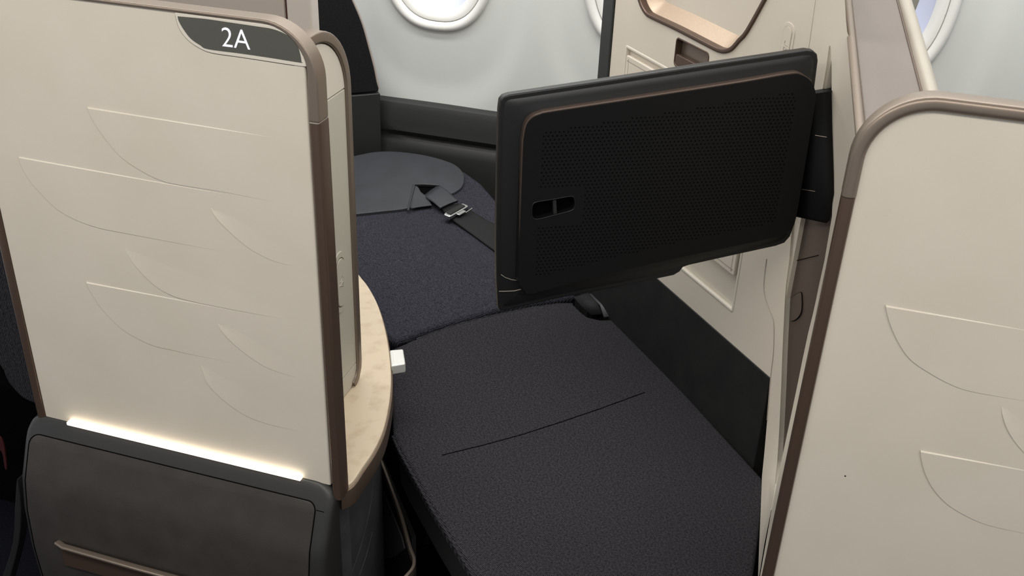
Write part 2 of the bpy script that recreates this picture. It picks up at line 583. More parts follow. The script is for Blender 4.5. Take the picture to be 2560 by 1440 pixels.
def inset(ab, d):
    n = len(ab)
    area = sum(ab[i][0] * ab[(i + 1) % n][1] - ab[(i + 1) % n][0] * ab[i][1] for i in range(n))
    sgn = 1 if area > 0 else -1
    out = []
    for i in range(n):
        p, q, r = ab[i - 1], ab[i], ab[(i + 1) % n]
        t1 = Vector((q[0] - p[0], q[1] - p[1])); t2 = Vector((r[0] - q[0], r[1] - q[1]))
        t1.normalize(); t2.normalize()
        n1 = Vector((-t1.y, t1.x)) * sgn; n2 = Vector((-t2.y, t2.x)) * sgn
        b = n1 + n2
        if b.length < 1e-6:
            b = n1
        b.normalize()
        m = 1 / max(0.45, b.dot(n1))
        out.append((q[0] + b.x * d * m, q[1] + b.y * d * m))
    return out


sign = plate('seat_sign', P0, outl, 0.0014, -0.001, M['beige_gloss'], lp, bevel=0.0009, seg=3)
sweep('sign_gap', [P0.w(a, b, 0.0) for a, b in outl[36:-1]], rprof(-0.0009, 0.0009, -0.0005, 0.0003, 0.0003, 1), P0.n, M['bronze_dark'], sign)
plate('sign_screen', P0, scr, 0.0018, 0.0, M['screen'], sign)
cu = bpy.data.curves.new('lettering', 'FONT')
cu.body = '2A'
cu.size = 0.040
cu.extrude = 0.0003
cu.shear = 0.06
cu.offset = -0.0003
cu.resolution_u = 4
tmp = bpy.data.objects.new('lettering', cu)
S.collection.objects.link(tmp)
bpy.context.view_layer.update()
me = bpy.data.meshes.new_from_object(tmp.evaluated_get(bpy.context.evaluated_depsgraph_get()))
S.collection.objects.unlink(tmp)
bpy.data.objects.remove(tmp)
ta, tb_ = P0.ab(558, 114)
tc_, td_ = P0.ab(628, 124)
w0 = max(v.co.x for v in me.vertices) - min(v.co.x for v in me.vertices)
h0 = max(v.co.y for v in me.vertices)
x0 = min(v.co.x for v in me.vertices)
hw = P0.ab(600, 71)[1] - P0.ab(600, 119)[1]
for v in me.vertices:
    a = ta + (v.co.x - x0) / w0 * (tc_ - ta)
    b = (tb_ + td_) / 2 + v.co.y / h0 * hw
    v.co = P0.w(a, b, 0.0021 + v.co.z)
me.materials.clear()
me.materials.append(M['white_text'])
to = bpy.data.objects.new('seat_number', me)
S.collection.objects.link(to)
to.parent = sign
leaf(lp, ((220, 267), (745, 351)), ((220, 267), (232, 295), (255, 332), (300, 388), (351, 425), (403, 451), (447, 462), (557, 480), (668, 502), (742, 514)), 'leaf')
leaf(lp, ((48, 391), (655, 500)), ((48, 391), (58, 420), (78, 453), (101, 480), (142, 521), (185, 547), (241, 568), (301, 581), (484, 616), (613, 640), (650, 647)), 'leaf', h=0.0018)
leaf(lp, ((521, 513), (775, 555)), ((521, 505), (535, 535), (565, 569), (616, 615), (668, 646), (712, 661), (768, 671)), 'arc')
leaf(lp, ((310, 612), (765, 690)), ((310, 612), (322, 640), (344, 669), (387, 712), (430, 738), (480, 753), (560, 770), (680, 793), (765, 809)), 'arc')
leaf(lp, ((217, 704), (640, 785)), ((217, 704), (226, 725), (258, 773), (301, 818), (344, 846), (387, 865), (430, 875), (480, 887), (560, 903), (650, 921)), 'leaf', h=0.0018)
leaf(lp, ((540, 800), (780, 842)), ((540, 800), (556, 828), (600, 872), (660, 915), (720, 938), (778, 951)), 'arc')
leaf(lp, ((500, 905), (795, 960)), ((500, 905), (508, 930), (522, 960), (559, 999), (602, 1031), (645, 1052), (709, 1070), (790, 1083)), 'arc')

# --- right partition
rp = thing('suite_partition', (0.4, 0.0, 0.0), 'beige suite partition at right without a sign, rounded bronze-edged corner', 'partition', 'aisle partitions')
RX0, RX1, RZ1 = 0.0535, 0.80, 1.2745
RR = 0.078
plate('panel', P0, rrect(RX0 + 0.012, RX1, 0.03, RZ1 - 0.010, (0, 0, 0, RR - 0.012), 14), 0.0, -0.03, M['beige'], rp, bevel=0.004)
arcp = [q for q in rrect(RX0 + TW / 2, 1.2, 0.0, RZ1 - TW / 2, (0, 0, 0, RR - 0.006), 14) if q[0] < 0.2 and q[1] > 1.16]
pth = [(RX1, RZ1 - TW / 2)] + arcp + [(RX0 + TW / 2, 1.1545)]
sweep('upper_edge_trim', [P0.w(a, b, 0) for a, b in pth], rprof(-TW / 2 - 0.0005, TW / 2 + 0.0005, -TD + 0.006, 0.006, 0.006), P0.n, M['bronze'], rp)
sweep('lower_edge_trim', [P0.w(RX0 + TW / 2, 1.1535, 0), P0.w(RX0 + TW / 2, 0.03, 0)], rprof(-TW / 2, TW / 2, -TD + 0.006, 0.004, 0.004), P0.n, M['bronze_dark'], rp)
leaf(rp, ((2214, 762), (2640, 836)), ((2214, 764), (2225, 808), (2248, 859), (2278, 900), (2330, 936), (2381, 963), (2433, 980), (2560, 1003), (2650, 1019)), 'leaf')
leaf(rp, ((2301, 1125), (2660, 1192)), ((2301, 1127), (2304, 1150), (2314, 1185), (2335, 1224), (2371, 1262), (2422, 1293), (2474, 1314), (2560, 1334), (2660, 1354)), 'leaf')
leaf(rp, ((2503, 1010), (2720, 1052)), ((2503, 1010), (2505, 1034), (2517, 1070), (2535, 1101), (2560, 1131), (2600, 1165), (2700, 1195)), 'arc')
for (px, py, nm) in ((2113, 1190, 'speck'),):
    a, b = P0.ab(px, py)
    plate(nm, P0, [(a + 0.0011 * math.cos(t * math.pi / 4), b + 0.0011 * math.sin(t * math.pi / 4)) for t in range(8)], 0.0003, -0.0002, M['black'], rp)

# ------------------------------------------------------------------ base cabinet under the left partition
bc = thing('base_cabinet', (-0.84, 0.02, 0.0), 'dark brown leather-fronted base cabinet with glowing light strip on top', 'cabinet')


def bulge(z):
    """front profile of the base: swells towards the aisle below its top edge"""
    pts = ((0.585, 0.004), (0.565, -0.008), (0.536, -0.024), (0.476, -0.050), (0.42, -0.060), (0.34, -0.064), (0.25, -0.060), (0.12, -0.045), (0.0, -0.03))
    for (z1, y1), (z0, y0) in zip(pts, pts[1:]):
        if z >= z0:
            t = (z - z0) / (z1 - z0)
            return y0 + (y1 - y0) * t
    return pts[-1][1]


BX0, BX1, BZ1 = -1.122, -0.574, 0.574


def wrap(name, ab, k0, k1, mat, parent, nz=30, bevel=0.0):
    """outline in (x,z) laid onto the bulged front; k0 front offset towards the aisle, k1 rear y"""
    zsl = [p[1] for p in ab]
    z0, z1 = min(zsl), max(zsl)
    rows = []

    def span(z):
        hits = []
        n = len(ab)
        for i in range(n):
            (xa, za), (xb, zb) = ab[i], ab[(i + 1) % n]
            if (za - z) * (zb - z) <= 0 and za != zb:
                hits.append(xa + (xb - xa) * (z - za) / (zb - za))
        return min(hits), max(hits)
    e = 1e-4
    zz = sorted(set([z0 + e, z1 - e] + [z0 + (z1 - z0) * (i / nz) for i in range(1, nz)] + [min(max(z, z0 + e), z1 - e) for z in zsl]))
    for z in zz:
        xa, xb = span(z)
        y = bulge(z) - k0
        top = min(1.0, (z1 - z) / 0.006) if bevel else 1
        row = [(xa, k1, z), (xa, y + bevel, z), (xa + bevel * 0.3, y + bevel * 0.3, z), (xa + bevel, y, z)]
        for q in range(1, 8):
            row.append((xa + bevel + (xb - xa - 2 * bevel) * q / 8, y, z))
        row += [(xb - bevel, y, z), (xb - bevel * 0.3, y + bevel * 0.3, z), (xb, y + bevel, z), (xb, k1, z)]
        rows.append(row)
    rows.append([(p[0], k1, zz[-1]) for p in rows[-1]])
    return loft(name, rows, mat, parent, sharp=50, weld=True)


box('carcass', (BX0 + 0.012, -0.022, 0.0), (BX1 - 0.014, 0.03, BZ1 - 0.045), M['base_frame'], bc)
wrap('frame', rrect(BX0, BX1, 0.0, BZ1, (0, 0, 0.030, 0.030), 8), 0.0, 0.002, M['base_frame'], bc, bevel=0.012)
cov = rrect(BX0 + 0.013, BX1 - 0.026, 0.0, BZ1 - 0.026, (0, 0, 0.014, 0.018), 6)
wrap('leather_cover', cov, 0.0014, 0.0, M['leather_brown'], bc, bevel=0.002)
gp = [(BX0 + 0.0125, z) for z in (0.05, 0.15, 0.25, 0.34, 0.42, 0.476, 0.52)] + list(reversed([q for q in rrect(BX0 + 0.0125, BX1 - 0.0255, 0.0, BZ1 - 0.0255, (0, 0, 0.014, 0.018), 6) if q[1] > 0.51])) \
    + [(BX1 - 0.0255, z) for z in (0.52, 0.476, 0.42, 0.34, 0.25, 0.15, 0.05)]
tube('cover_gap', [(x, bulge(z) - 0.0007, z) for x, z in gp], 0.0008, M['hole'], bc, seg=6, nrm=(0, -1, 0))
# recessed pull below: bronze lip over a dark slot
lipz = 0.371
sweep('pull_handle', [(-1.057, bulge(lipz) - 0.004, lipz), (-1.04, bulge(lipz) - 0.010, lipz + 0.001), (-0.9, bulge(lipz) - 0.011, lipz), (-0.66, bulge(lipz) - 0.010, lipz), (-0.645, bulge(lipz) - 0.004, lipz)],
      rprof(-0.0055, 0.0055, -0.003, 0.003, 0.0025), (0, 0, 1), M['bronze'], bc)
box('pull_recess', (-1.05, bulge(0.35) - 0.0052, 0.325), (-0.65, 0.0, 0.368), M['bronze_dark'], bc)
# light strip in the joint between base and partition
a0, b0 = P0.ab(176, 1050)
a1, b1 = P0.ab(758, 1192)
prism('light_strip', [(a0, -0.010, BZ1 + 0.0005), (a1, -0.010, BZ1 + 0.0005), (a1, -0.0005, BZ1 + 0.0005), (a0, -0.0005, BZ1 + 0.0005)], (0, 0, 0.006), M['led'], bc, bevel=0.0015)
box('frame_joint', (BX1 - 0.0245, bulge(0.538) - 0.0003, 0.5373), (BX1 - 0.0115, bulge(0.538) + 0.01, 0.5385), M['hole'], bc)

# ------------------------------------------------------------------ inner partition behind the left panel
ip = thing('inner_partition', (-0.68, 0.2, 0.56), 'pale grey inner suite partition with oval call button and arched bronze rim', 'partition')
PI = Plane((-0.67, 0, 0), (0, 1, 0))
ytop = PI.ab(868, 262)[0]
ZT = 1.197
inner = rrect(0.035, 0.283, 0.565, ZT - 0.020, (0.0, 0.03, 0.085, 0.02), 12)
plate('lower_face', P0 if False else PI, [(0.035, 0.60), (0.283, 0.60), (0.283, 1.0915), (0.035, 1.0915)], 0.0, -0.02, M['grey_strip'], ip, bevel=0.0012, seg=2)
plate('upper_face', PI, [(0.035, 1.093)] + [(0.283, 1.093)] + [q for q in rrect(0.035, 0.283, 0.6, ZT - 0.016, (0, 0, 0.09, 0.02), 12) if q[1] > 1.10], 0.0, -0.02, M['beige_gloss'], ip, bevel=0.0012, seg=2)
plate('foot_face', PI, [(0.035, 0.5985), (0.283, 0.5985)] + [(0.283, 0.585), (0.272, 0.569), (0.255, 0.5615), (0.035, 0.5615)], 0.0, -0.02, M['grey_strip'], ip, bevel=0.001, seg=2)
rimp = [(0.03, ZT - 0.006)] + sorted([q for q in rrect(0.0, 0.291, 0.5, ZT - 0.006, (0, 0, 0.098, 0), 14) if q[0] > 0.15 and q[1] > 1.05], key=lambda q: (q[0], -q[1])) + [(0.291, 0.60), (0.289, 0.585), (0.280, 0.570), (0.266, 0.563)]
sweep('arched_rim', [PI.w(a, b, 0) for a, b in rimp], rprof(-0.008, 0.008, -0.028, 0.004, 0.003), PI.n, M['bronze'], ip)


def stadium(ca, cb, ha, hb, n=10):
    return rrect(ca - ha, ca + ha, cb - hb, cb + hb, min(ha, hb) * 0.999, n)


def logo(parent, P, ca, cb, s, k, mat):
    """small embossed mark: an open wing stroke above a triangle"""
    tube('button_mark', [P.w(ca + s * a, cb + s * b, k) for a, b in ((-0.35, 0.2), (0.0, 0.25), (0.25, 0.45), (0.2, 0.75))], s * 0.05, mat, parent, seg=6, nrm=P.n)
    tube('button_mark', [P.w(ca + s * a, cb + s * b, k) for a, b in ((-0.5, -0.15), (0.25, 0.0), (0.3, -0.5))], s * 0.05, mat, parent, seg=6, nrm=P.n, closed=True)


ca, cb = PI.ab(850, 706)
hb = (PI.ab(852, 628)[1] - PI.ab(849, 786)[1]) / 2
ha = (PI.ab(866, 700)[0] - PI.ab(836, 712)[0]) / 2 * 0.95
bt = plate('call_button', PI, stadium(ca, cb, ha, hb), 0.0016, -0.001, M['grey_strip'], ip, bevel=0.0014)
plate('button_face', PI, stadium(ca, cb, ha - 0.0075, hb - 0.012), 0.0030, 0.0, M['grey_strip'], bt, bevel=0.001)
sweep('button_groove', [PI.w(a, b, 0.0016) for a, b in stadium(ca, cb, ha - 0.0062, hb - 0.0105)], rprof(-0.0007, 0.0007, -0.0005, 0.0002, 0.0002, 1), PI.n, M['bronze_dark'], bt, closed=True)
logo(bt, PI, ca, cb, 0.016, 0.0030, M['taupe'])

# ------------------------------------------------------------------ travertine side console
sc_ = thing('side_console', (-0.75, 0.3, 0.0), 'curved travertine-topped side console with bronze rim beside the bed', 'console')
ZC = 0.56
PC = Plane((0, 0, ZC), (1, 0, 0), (0, 1, 0))
edge = [PC.ab(*p) for p in ((862, 1230), (880, 1205), (906, 1168), (935, 1125), (958, 1075), (972, 1015), (978, 955), (975, 895), (964, 825), (945, 762), (920, 715), (893, 680))]
edge = smooth([(-0.575, 0.012)] + edge[1:] + [(-0.95, 0.78)], 5)
edge = [q for q in edge if q[1] > 0.0]
out_ = [(a, b) for a, b in edge] + [(-1.08, 0.80), (-1.08, 0.035), (-0.60, 0.035)]
plate('travertine_top', PC, out_, 0.0, -0.012, M['travertine'], sc_, bevel=0.003, seg=3)
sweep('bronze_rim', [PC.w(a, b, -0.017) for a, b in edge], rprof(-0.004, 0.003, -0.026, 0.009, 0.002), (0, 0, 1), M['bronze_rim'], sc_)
sweep('rim_line', [PC.w(a, b, -0.014) for a, b in edge], rprof(-0.0048, 0.001, -0.0015, 0.0015, 0.001), (0, 0, 1), M['bronze'], sc_)
shr = inset(out_, 0.022)
plate('pedestal', PC, [(a, b) for a, b in shr], -0.035, -ZC, M['pedestal'], sc_, bevel=0.004)
plate('under_shelf', PC, inset(out_, 0.004), -0.012, -0.040, M['black'], sc_)
# stitched seam on the pedestal side: where the line of the seam meets the pedestal's curved face
def inpoly(x, y, ab):
    c = False
    for i in range(len(ab)):
        (x0, y0), (x1, y1) = ab[i - 1], ab[i]
        if (y0 > y) != (y1 > y) and x < (x1 - x0) * (y - y0) / (y1 - y0) + x0:
            c = not c
    return c


for seam in (((932, 1190), (931, 1230), (925, 1270), (917, 1305), (900, 1371), (880, 1430)), ((930, 1330), (915, 1390), (898, 1438))):
    sp_ = []
    for px, py in seam:
        for q in range(240):
            p = PC.hit(px, py, -0.036 - q * 0.002)
            if inpoly(p.x, p.y, shr):
                sp_.append(p + Vector((0.0006, -0.0003, 0)))
                break
    if len(sp_) > 1:
        tube('pedestal_seam', sp_, 0.0007, M['leather_grey'], sc_, seg=6)
# silver latch at the console edge
la = PC.w(*PC.ab(996, 902))
lt = thing('silver_latch', la, 'bright silver rectangular latch projecting from the console rim', 'latch')
lq = [PC.w(*PC.ab(*p), 0.002) for p in ((974, 877), (1008, 874), (1014, 911), (978, 917))]
prism('latch_body', lq, (0, 0, -0.020), M['silver'], lt, bevel=0.0028, seg=4)
lc = sum(lq, Vector()) / 4
prism('latch_dish', [lc.lerp(p, 0.62) + Vector((0, 0, 0.0006)) for p in lq], (0, 0, -0.003), M['silver'], lt, bevel=0.0005, seg=2)

# bronze edged low storage bin in the footwell, left of the bed
sb = thing('footwell_bin', (-0.6, 0.2, 0.0), 'grey footwell bin with a curved rose-bronze edge strip, beside the bed', 'bin')
PB = Plane((0, 0, 0.30), (1, 0, 0), (0, 1, 0))
bp_ = smooth([PB.ab(*p) for p in ((940, 1128), (953, 1155), (975, 1212), (1003, 1290), (1025, 1370), (1035, 1398), (1032, 1422), (1012, 1446), (985, 1470))], 5)
sweep('edge_strip', [PB.w(a, b) for a, b in bp_], rprof(-0.003, 0.003, -0.012, 0.004, 0.001), (0, 0, 1), M['bronze'], sb)
PG = Plane((-0.63, 0.322, 0.0), (0.573, -0.82, 0))
plate('shaded_inner_wall', PG, [PG.ab(925, 1120, -0.012), PG.ab(945, 1140, -0.012), (PG.ab(1030, 1400, -0.012)[0], 0.29), (PG.ab(1030, 1400, -0.012)[0], 0.0), (PG.ab(925, 1120, -0.012)[0], 0.0)], -0.012, -0.02, M['black'], sb)  # black so the band below the edge strip reads as its shade
plate('grey_panel', PG, [PG.ab(*p, -0.009) for p in ((915, 1150), (939, 1186), (955, 1222), (985, 1298), (1003, 1342), (1010, 1372), (985, 1392), (915, 1408))], -0.009, -0.012, M['grey_bin'], sb, bevel=0.001)
# ------------------------------------------------------------------ the bed
bed = thing('lie_flat_bed', (-0.5, 0.6, 0.0), 'lie-flat seat bed in navy woven cloth with a grey leather head pad', 'bed')
ZB = 0.45
PBED = Plane((0, 0, ZB), (1, 0, 0), (0, 1, 0))
dr = Vector((-0.653, 0.757, 0)).normalized()
kk = 0.07
vup = Vector((dr.x, dr.y, kk)).normalized()
PH = Plane((-0.57, 0.786, ZB), (0.757, 0.653, 0), vup)


def cushion(name, P, ab, th, mat, parent, r=0.014):
    return plate(name, P, ab, 0.0, -th, mat, parent, bevel=r, seg=4, angle=25)


front = [PBED.ab(*p) for p in ((975, 873), (1040, 845), (1140, 809), (1240, 784), (1330, 766), (1395, 757), (1432, 757), (1452, 777), (1470, 791), (1500, 798), (1540, 797), (1558, 812))]
front += [(0.040, 0.400), (0.048, 0.36), (0.048, 0.02), (0.04, 0.006), (-0.34, 0.006), (-0.355, 0.012)]
front += [PBED.ab(*p) for p in ((1080, 1265), (1000, 1125), (982, 1085))]
front = [tuple(q) for q in front]
cushion('seat_cushion', PBED, front, 0.030, M['fabric'], bed, 0.008)
plate('cushion_base', PBED, inset(front, 0.012), -0.022, -0.11, M['black'], bed)
back = [PH.ab(*p) for p in ((985, 856), (1100, 815), (1240, 775), (1330, 757), (1445, 738), (1400, 690), (1320, 590), (1240, 497), (1205, 457), (1165, 428), (1120, 412), (1060, 394), (1000, 386), (950, 384), (905, 392), (870, 405))]
back += [PH.ab(*p) for p in ((850, 440), (856, 560), (878, 690), (925, 765), (955, 830))]
cushion('back_cushion', PH, back, 0.08,  M['fabric_back'], bed)
tube('piping', [PBED.w(a, b, -0.004) for a, b in front[1:7]], 0.0028, M['fabric'], bed, seg=8)
tube('stitched_seam', [PBED.w(*PBED.ab(*p), 0.0002) for p in ((1105, 1138), (1200, 1115), (1300, 1088), (1400, 1056), (1500, 1022), (1612, 981))], 0.0012, M['hole'], bed, seg=6, flat=0.5)
tube('piping', [PBED.w(a, b, -0.006) for a, b in front[-1:-6:-1]], 0.003, M['fabric'], bed, seg=8)
prism('bed_frame', [PBED.w(a, b, -0.11) for a, b in ((-0.30, 0.03), (0.0, 0.03), (0.0, 0.36), (-0.30, 0.72), (-0.45, 0.50))], (0, 0, -0.34), M['black'], bed)
prism('bed_frame', [PBED.w(a, b, -0.1) for a, b in ((-0.62, 0.48), (-0.35, 0.80), (-0.72, 1.22), (-1.05, 1.22), (-1.10, 0.9))], (0, 0, -0.33), M['black'], bed)
# leather head pad with the belt slot
pad = [(868, 404), (905, 392), (950, 385), (1000, 386), (1060, 394), (1110, 407), (1140, 420), (1157, 438), (1160, 458), (1152, 476), (1130, 490), (1105, 496), (1060, 513), (1018, 527), (950, 535), (885, 542), (858, 544), (850, 500), (852, 440)]
pab = smooth([PH.ab(*p) for p in pad], 4, closed=True)
slot_px = [(1036, 461), (1050, 460), (1075, 462), (1097, 463), (1085, 476), (1062, 487), (1050, 478), (1046, 470)]
slot = [PH.ab(*p, 0.008) for p in slot_px]
pd = plate('head_pad', PH, pab, 0.008, -0.01, M['leather_grey'], bed, holes=[slot], bevel=0.0075, seg=5, angle=25)
prism('slot_floor', [PH.hit(*p, 0.002) for p in ((1025, 455), (1110, 455), (1100, 490), (1040, 500))], PH.n * -0.002, M['hole'], pd)
tube('slot_piping', [PH.hit(*p, 0.0095) for p in ((1020, 527), (1026, 500), (1035, 462), (1055, 461), (1098, 463))], 0.0026, M['leather_grey'], pd, seg=8, nrm=PH.n)
prism('slot_flap', [PH.hit(*p, 0.0082) for p in ((1040, 466), (1046, 471), (1052, 482), (1062, 490), (1072, 502), (1080, 515), (1050, 519), (1028, 523), (1032, 496))], PH.n * 0.003, M['leather_grey'], pd, bevel=0.001)

# ------------------------------------------------------------------ seat belt lying on the bed
sbelt = thing('seat_belt', PH.hit(1140, 530, 0.01), 'black seat belt with leather sleeve and chrome buckle lying on the cushion', 'seat belt')


def strip(name, rows_px, mat, parent, th, **kw):
    """ribbon: rows of (left px, right px, height above cushion)"""
    rows = []
    for (l, r, k) in rows_px:
        p, q = PH.hit(*l, k), PH.hit(*r, k)
        rows.append([p, p.lerp(q, 0.1) + PH.n * 0.001, p.lerp(q, 0.5) + PH.n * 0.002, p.lerp(q, 0.9) + PH.n * 0.001, q])
    return loft(name, rows, mat, parent, thick=th, **kw)


strip('leather_sleeve', [((1058, 490), (1097, 462), 0.006), ((1067, 494), (1110, 470), 0.016), ((1080, 502), (1125, 482), 0.020), ((1090, 510), (1135, 492), 0.020), ((1100, 520), (1146, 501), 0.019), ((1106, 522), (1144, 506), 0.013)], M['leather_grey'], sbelt, 0.004)
strip('black_webbing', [((1102, 519), (1150, 509), 0.012), ((1125, 545), (1172, 522), 0.010), ((1180, 585), (1220, 552), 0.006), ((1240, 629), (1275, 575), 0.006), ((1330, 690), (1360, 640), 0.006)], M['webbing'], sbelt, 0.003)
bk0, bk1 = PH.hit(1118, 540, 0.020), PH.hit(1162, 515, 0.020)
bu = (bk1 - bk0).normalized()
PK = Plane((bk0 + bk1) / 2, bu, PH.n.cross(bu))
L2 = (bk1 - bk0).length / 2
sg_ = 1 if PK.v.dot(dr) > 0 else -1
bk = plate('buckle', PK, rrect(-L2 - 0.004, L2 + 0.004, -0.011, 0.011, 0.006), 0.004, -0.008, M['chrome'], sbelt, bevel=0.003)
plate('buckle_lever', PK, rrect(-L2 + 0.006, L2 - 0.006, -0.007, 0.0085, 0.003), 0.0065, 0.0, M['black_shiny'], bk, bevel=0.0015)
plate('buckle_tongue', PK, rrect(-0.012, 0.016, -sg_ * 0.020 if sg_ > 0 else 0.010, -sg_ * 0.010 if sg_ > 0 else 0.020, 0.002), 0.001, -0.003, M['chrome'], bk, bevel=0.001)
tube('adjuster_bar', [PK.w(L2 - 0.028, -sg_ * 0.024, 0.0), PK.w(L2 + 0.002, -sg_ * 0.022, 0.0)], 0.0022, M['chrome'], bk, seg=8)

# second belt end tucked beside the cushion under the monitor
be = thing('belt_stalk', PBED.hit(1480, 760), 'black belt stalk tucked between the cushion and the kick panel', 'seat belt')
PV = Plane(PBED.hit(1480, 760), (-0.653, 0.757, 0))
loft('stalk', [[PBED.hit(*p, k) for p, k in (((1434, 742), 0.0), ((1470, 733), 0.012), ((1500, 735), 0.008))],
               [PBED.hit(*p, k) for p, k in (((1452, 764), 0.0), ((1490, 752), 0.014), ((1512, 752), 0.006))],
               [PBED.hit(*p, k) for p, k in (((1478, 788), -0.01), ((1506, 784), 0.004), ((1515, 780), -0.01))]], M['webbing'], be, thick=0.004)
loft('buckle_cover', [[PBED.hit(*p, k) for p, k in (((1474, 734), 0.016), ((1505, 730), 0.016), ((1540, 738), 0.004))],
                      [PBED.hit(*p, k) for p, k in (((1500, 762), 0.016), ((1520, 756), 0.016), ((1541, 758), 0.004))],
                      [PBED.hit(*p, k) for p, k in (((1510, 792), 0.004), ((1530, 789), 0.006), ((1541, 789), 0.0))]], M['leather_grey'], be, thick=0.004)

# ------------------------------------------------------------------ monitor cabinet (beige wall on the right of the bed)
mc = thing('monitor_cabinet', (-0.15, 0.68, 0.0), 'beige cabinet wall with bronze tray niche and dark latch right of the bed', 'cabinet')
PF = Plane((0.05, 0.4, 0.0), (-0.653, 0.757, 0))        # a runs from the near corner to the window side
fa = lambda px, py, k=0.0: PF.ab(px, py, k)
a_far = fa(1523, 195)[0]
z_bot = 0.634
a_near = 0.042
tray_px = [(1590, -30), (1597, 0), (1605, 21), (1617, 39), (1636, 50), (1695, 78), (1785, 125), (1800, 131), (1812, 133), (1831, 127), (1851, 105), (1871, 82), (1917, 0), (1945, -55)]
tray = smooth([fa(*p) for p in tray_px], 3)
tz = 1.34
tray = tray + [(tray[-1][0] - 0.01, tz - 0.02), (tray[-1][0] + 0.01, tz), (tray[0][0] - 0.02, tz), (tray[0][0], tz - 0.03)]
lat = [fa(*p) for p in ((1690, 100), (1699, 95), (1764, 127), (1774, 136), (1771, 160), (1762, 176), (1697, 150), (1684, 158))]
l_a0 = (fa(1690, 115)[0] + fa(1684, 150)[0]) / 2
l_a1 = fa(1773, 145)[0]
l_z1 = (fa(1700, 95)[1] + fa(1760, 126)[1]) / 2
l_z0 = l_z1 - 0.052
latch_o = rrect(l_a1, l_a0, l_z0, l_z1, 0.008)
r_a0, r_z1 = fa(1566, 116)
r_a1, r_z0 = fa(1831, 778)
rec_o = rrect(r_a1, r_a0, r_z0, r_z1, 0.004, 3)
a_top = fa(2100, -40)[0]
face_o = [(a_near, z_bot), (a_far, z_bot), (a_far, 1.42), (a_top, 1.42), (a_top, 1.20), (a_near, 1.20)]
plate('face_panel', PF, face_o, 0.0, -0.012, M['beige'], mc, holes=[tray, latch_o, rec_o], bevel=0.0012, seg=2)
box_o = [PF.w(a, 0.0, -0.125) for a, b in face_o[:2]]
prism('carcass', [PF.w(0.12, 0.0, -0.05), PF.w(a_far, 0.0, -0.05), PF.w(a_far, 0.0, -0.2), PF.w(0.33, 0.0, -0.2)], (0, 0, 1.40), M['beige'], mc)
# niche: bronze liner, beige back wall
tb_ = [(a, b + 0.028) for a, b in tray[:-4]] + tray[-4:]
loft('niche_liner', [[PF.w(a, b, 0.0015) for a, b in tray + tray[:1]], [PF.w(a, b, -0.006) for a, b in tray + tray[:1]],
                     [PF.w(a * 0.9 + c * 0.1, b * 0.9 + d * 0.1, -0.010) for (a, b), (c, d) in zip(tray + tray[:1], tb_ + tb_[:1])],
                     [PF.w(a, b, -0.036) for a, b in tb_ + tb_[:1]]], M['bronze_light'], mc, sharp=50)
plate('niche_back', PF, inset(tray, -0.004), -0.034, -0.044, M['beige'], mc)
sweep('niche_frame', [PF.w(a, b, 0.0) for a, b in tray[:-4]], rprof(-0.0075, 0.0005, -0.012, 0.0035, 0.0025), PF.n, M['bronze_dark'], mc)
# latch
lm = (l_z0 + l_z1) / 2 - 0.004
ltc = thing
lo = plate('latch', PF, latch_o, 0.001, -0.012, M['bronze_dark'], mc, holes=[rrect(l_a1 + 0.003, l_a0 - 0.003, l_z0 + 0.003, l_z1 - 0.003, 0.006)], bevel=0.001, seg=2)
plate('latch_lower', PF, rrect(l_a1 + 0.0025, l_a0 - 0.0025, l_z0 + 0.0025, lm, 0.004), 0.0, -0.010, M['bronze_dark'], lo, bevel=0.0015)
plate('latch_pocket', PF, rrect(l_a1 + 0.002, l_a0 - 0.002, l_z0 + 0.002, l_z1 - 0.002, 0.006), -0.012, -0.016, M['bronze'], lo)
# table stowage recess and its cover
sweep('recess_lip', [PF.w(a, b, -0.002) for a, b in rec_o], rprof(-0.004, 0.004, -0.006, 0.003, 0.003), PF.n, M['beige_gloss'], mc, closed=True)
plate('recess_floor', PF, inset(rec_o, -0.003), -0.007, -0.012, M['beige'], mc)
i_a1, i_z0 = fa(1840, 690, -0.002)
tcov = plate('table_cover', PF, rrect(i_a1, r_a0 - 0.008, i_z0, r_z1 - 0.014, 0.004, 3), 0.003, -0.008, M['beige'], mc, bevel=0.002, seg=3)
sweep('cover_groove', [PF.w(a, b, 0.003) for a, b in inset(rrect(i_a1, r_a0 - 0.008, i_z0, r_z1 - 0.014, 0.004, 3), 0.010)], rprof(-0.0006, 0.0006, -0.0005, 0.0002, 0.0002, 1), PF.n, M['taupe'], tcov, closed=True)
# call button
ca, cb1 = fa(1967, 53)
cb = cb1 - 0.042
ha = abs(fa(1985, 100)[0] - fa(1951, 100)[0]) / 2
bt2 = plate('call_button', PF, stadium(fa(1968, 100)[0], cb, ha, 0.042), 0.0012, -0.001, M['beige'], mc, bevel=0.001)
plate('button_face', PF, stadium(fa(1968, 100)[0], cb, ha - 0.006, 0.036), 0.0022, 0.0, M['beige'], bt2, bevel=0.0008)
sweep('button_groove', [PF.w(a, b, 0.0012) for a, b in stadium(fa(1968, 100)[0], cb, ha - 0.0052, 0.0368)], rprof(-0.0005, 0.0005, -0.0005, 0.0002, 0.0002, 1), PF.n, M['taupe'], bt2, closed=True)
lga, lgb = fa(1966, 117)
logo(bt2, PF, lga, lgb, 0.012, 0.0023, M['taupe'])
# fine vertical joint near the corner
g0, g1 = fa(2039, 0), fa(2022, 120)
sweep('panel_joint', [PF.w(*g0, 0.0), PF.w(*g1, 0.0)], rprof(-0.0005, 0.0005, -0.001, 0.0003, 0.0002, 1), PF.n, M['taupe'], mc)
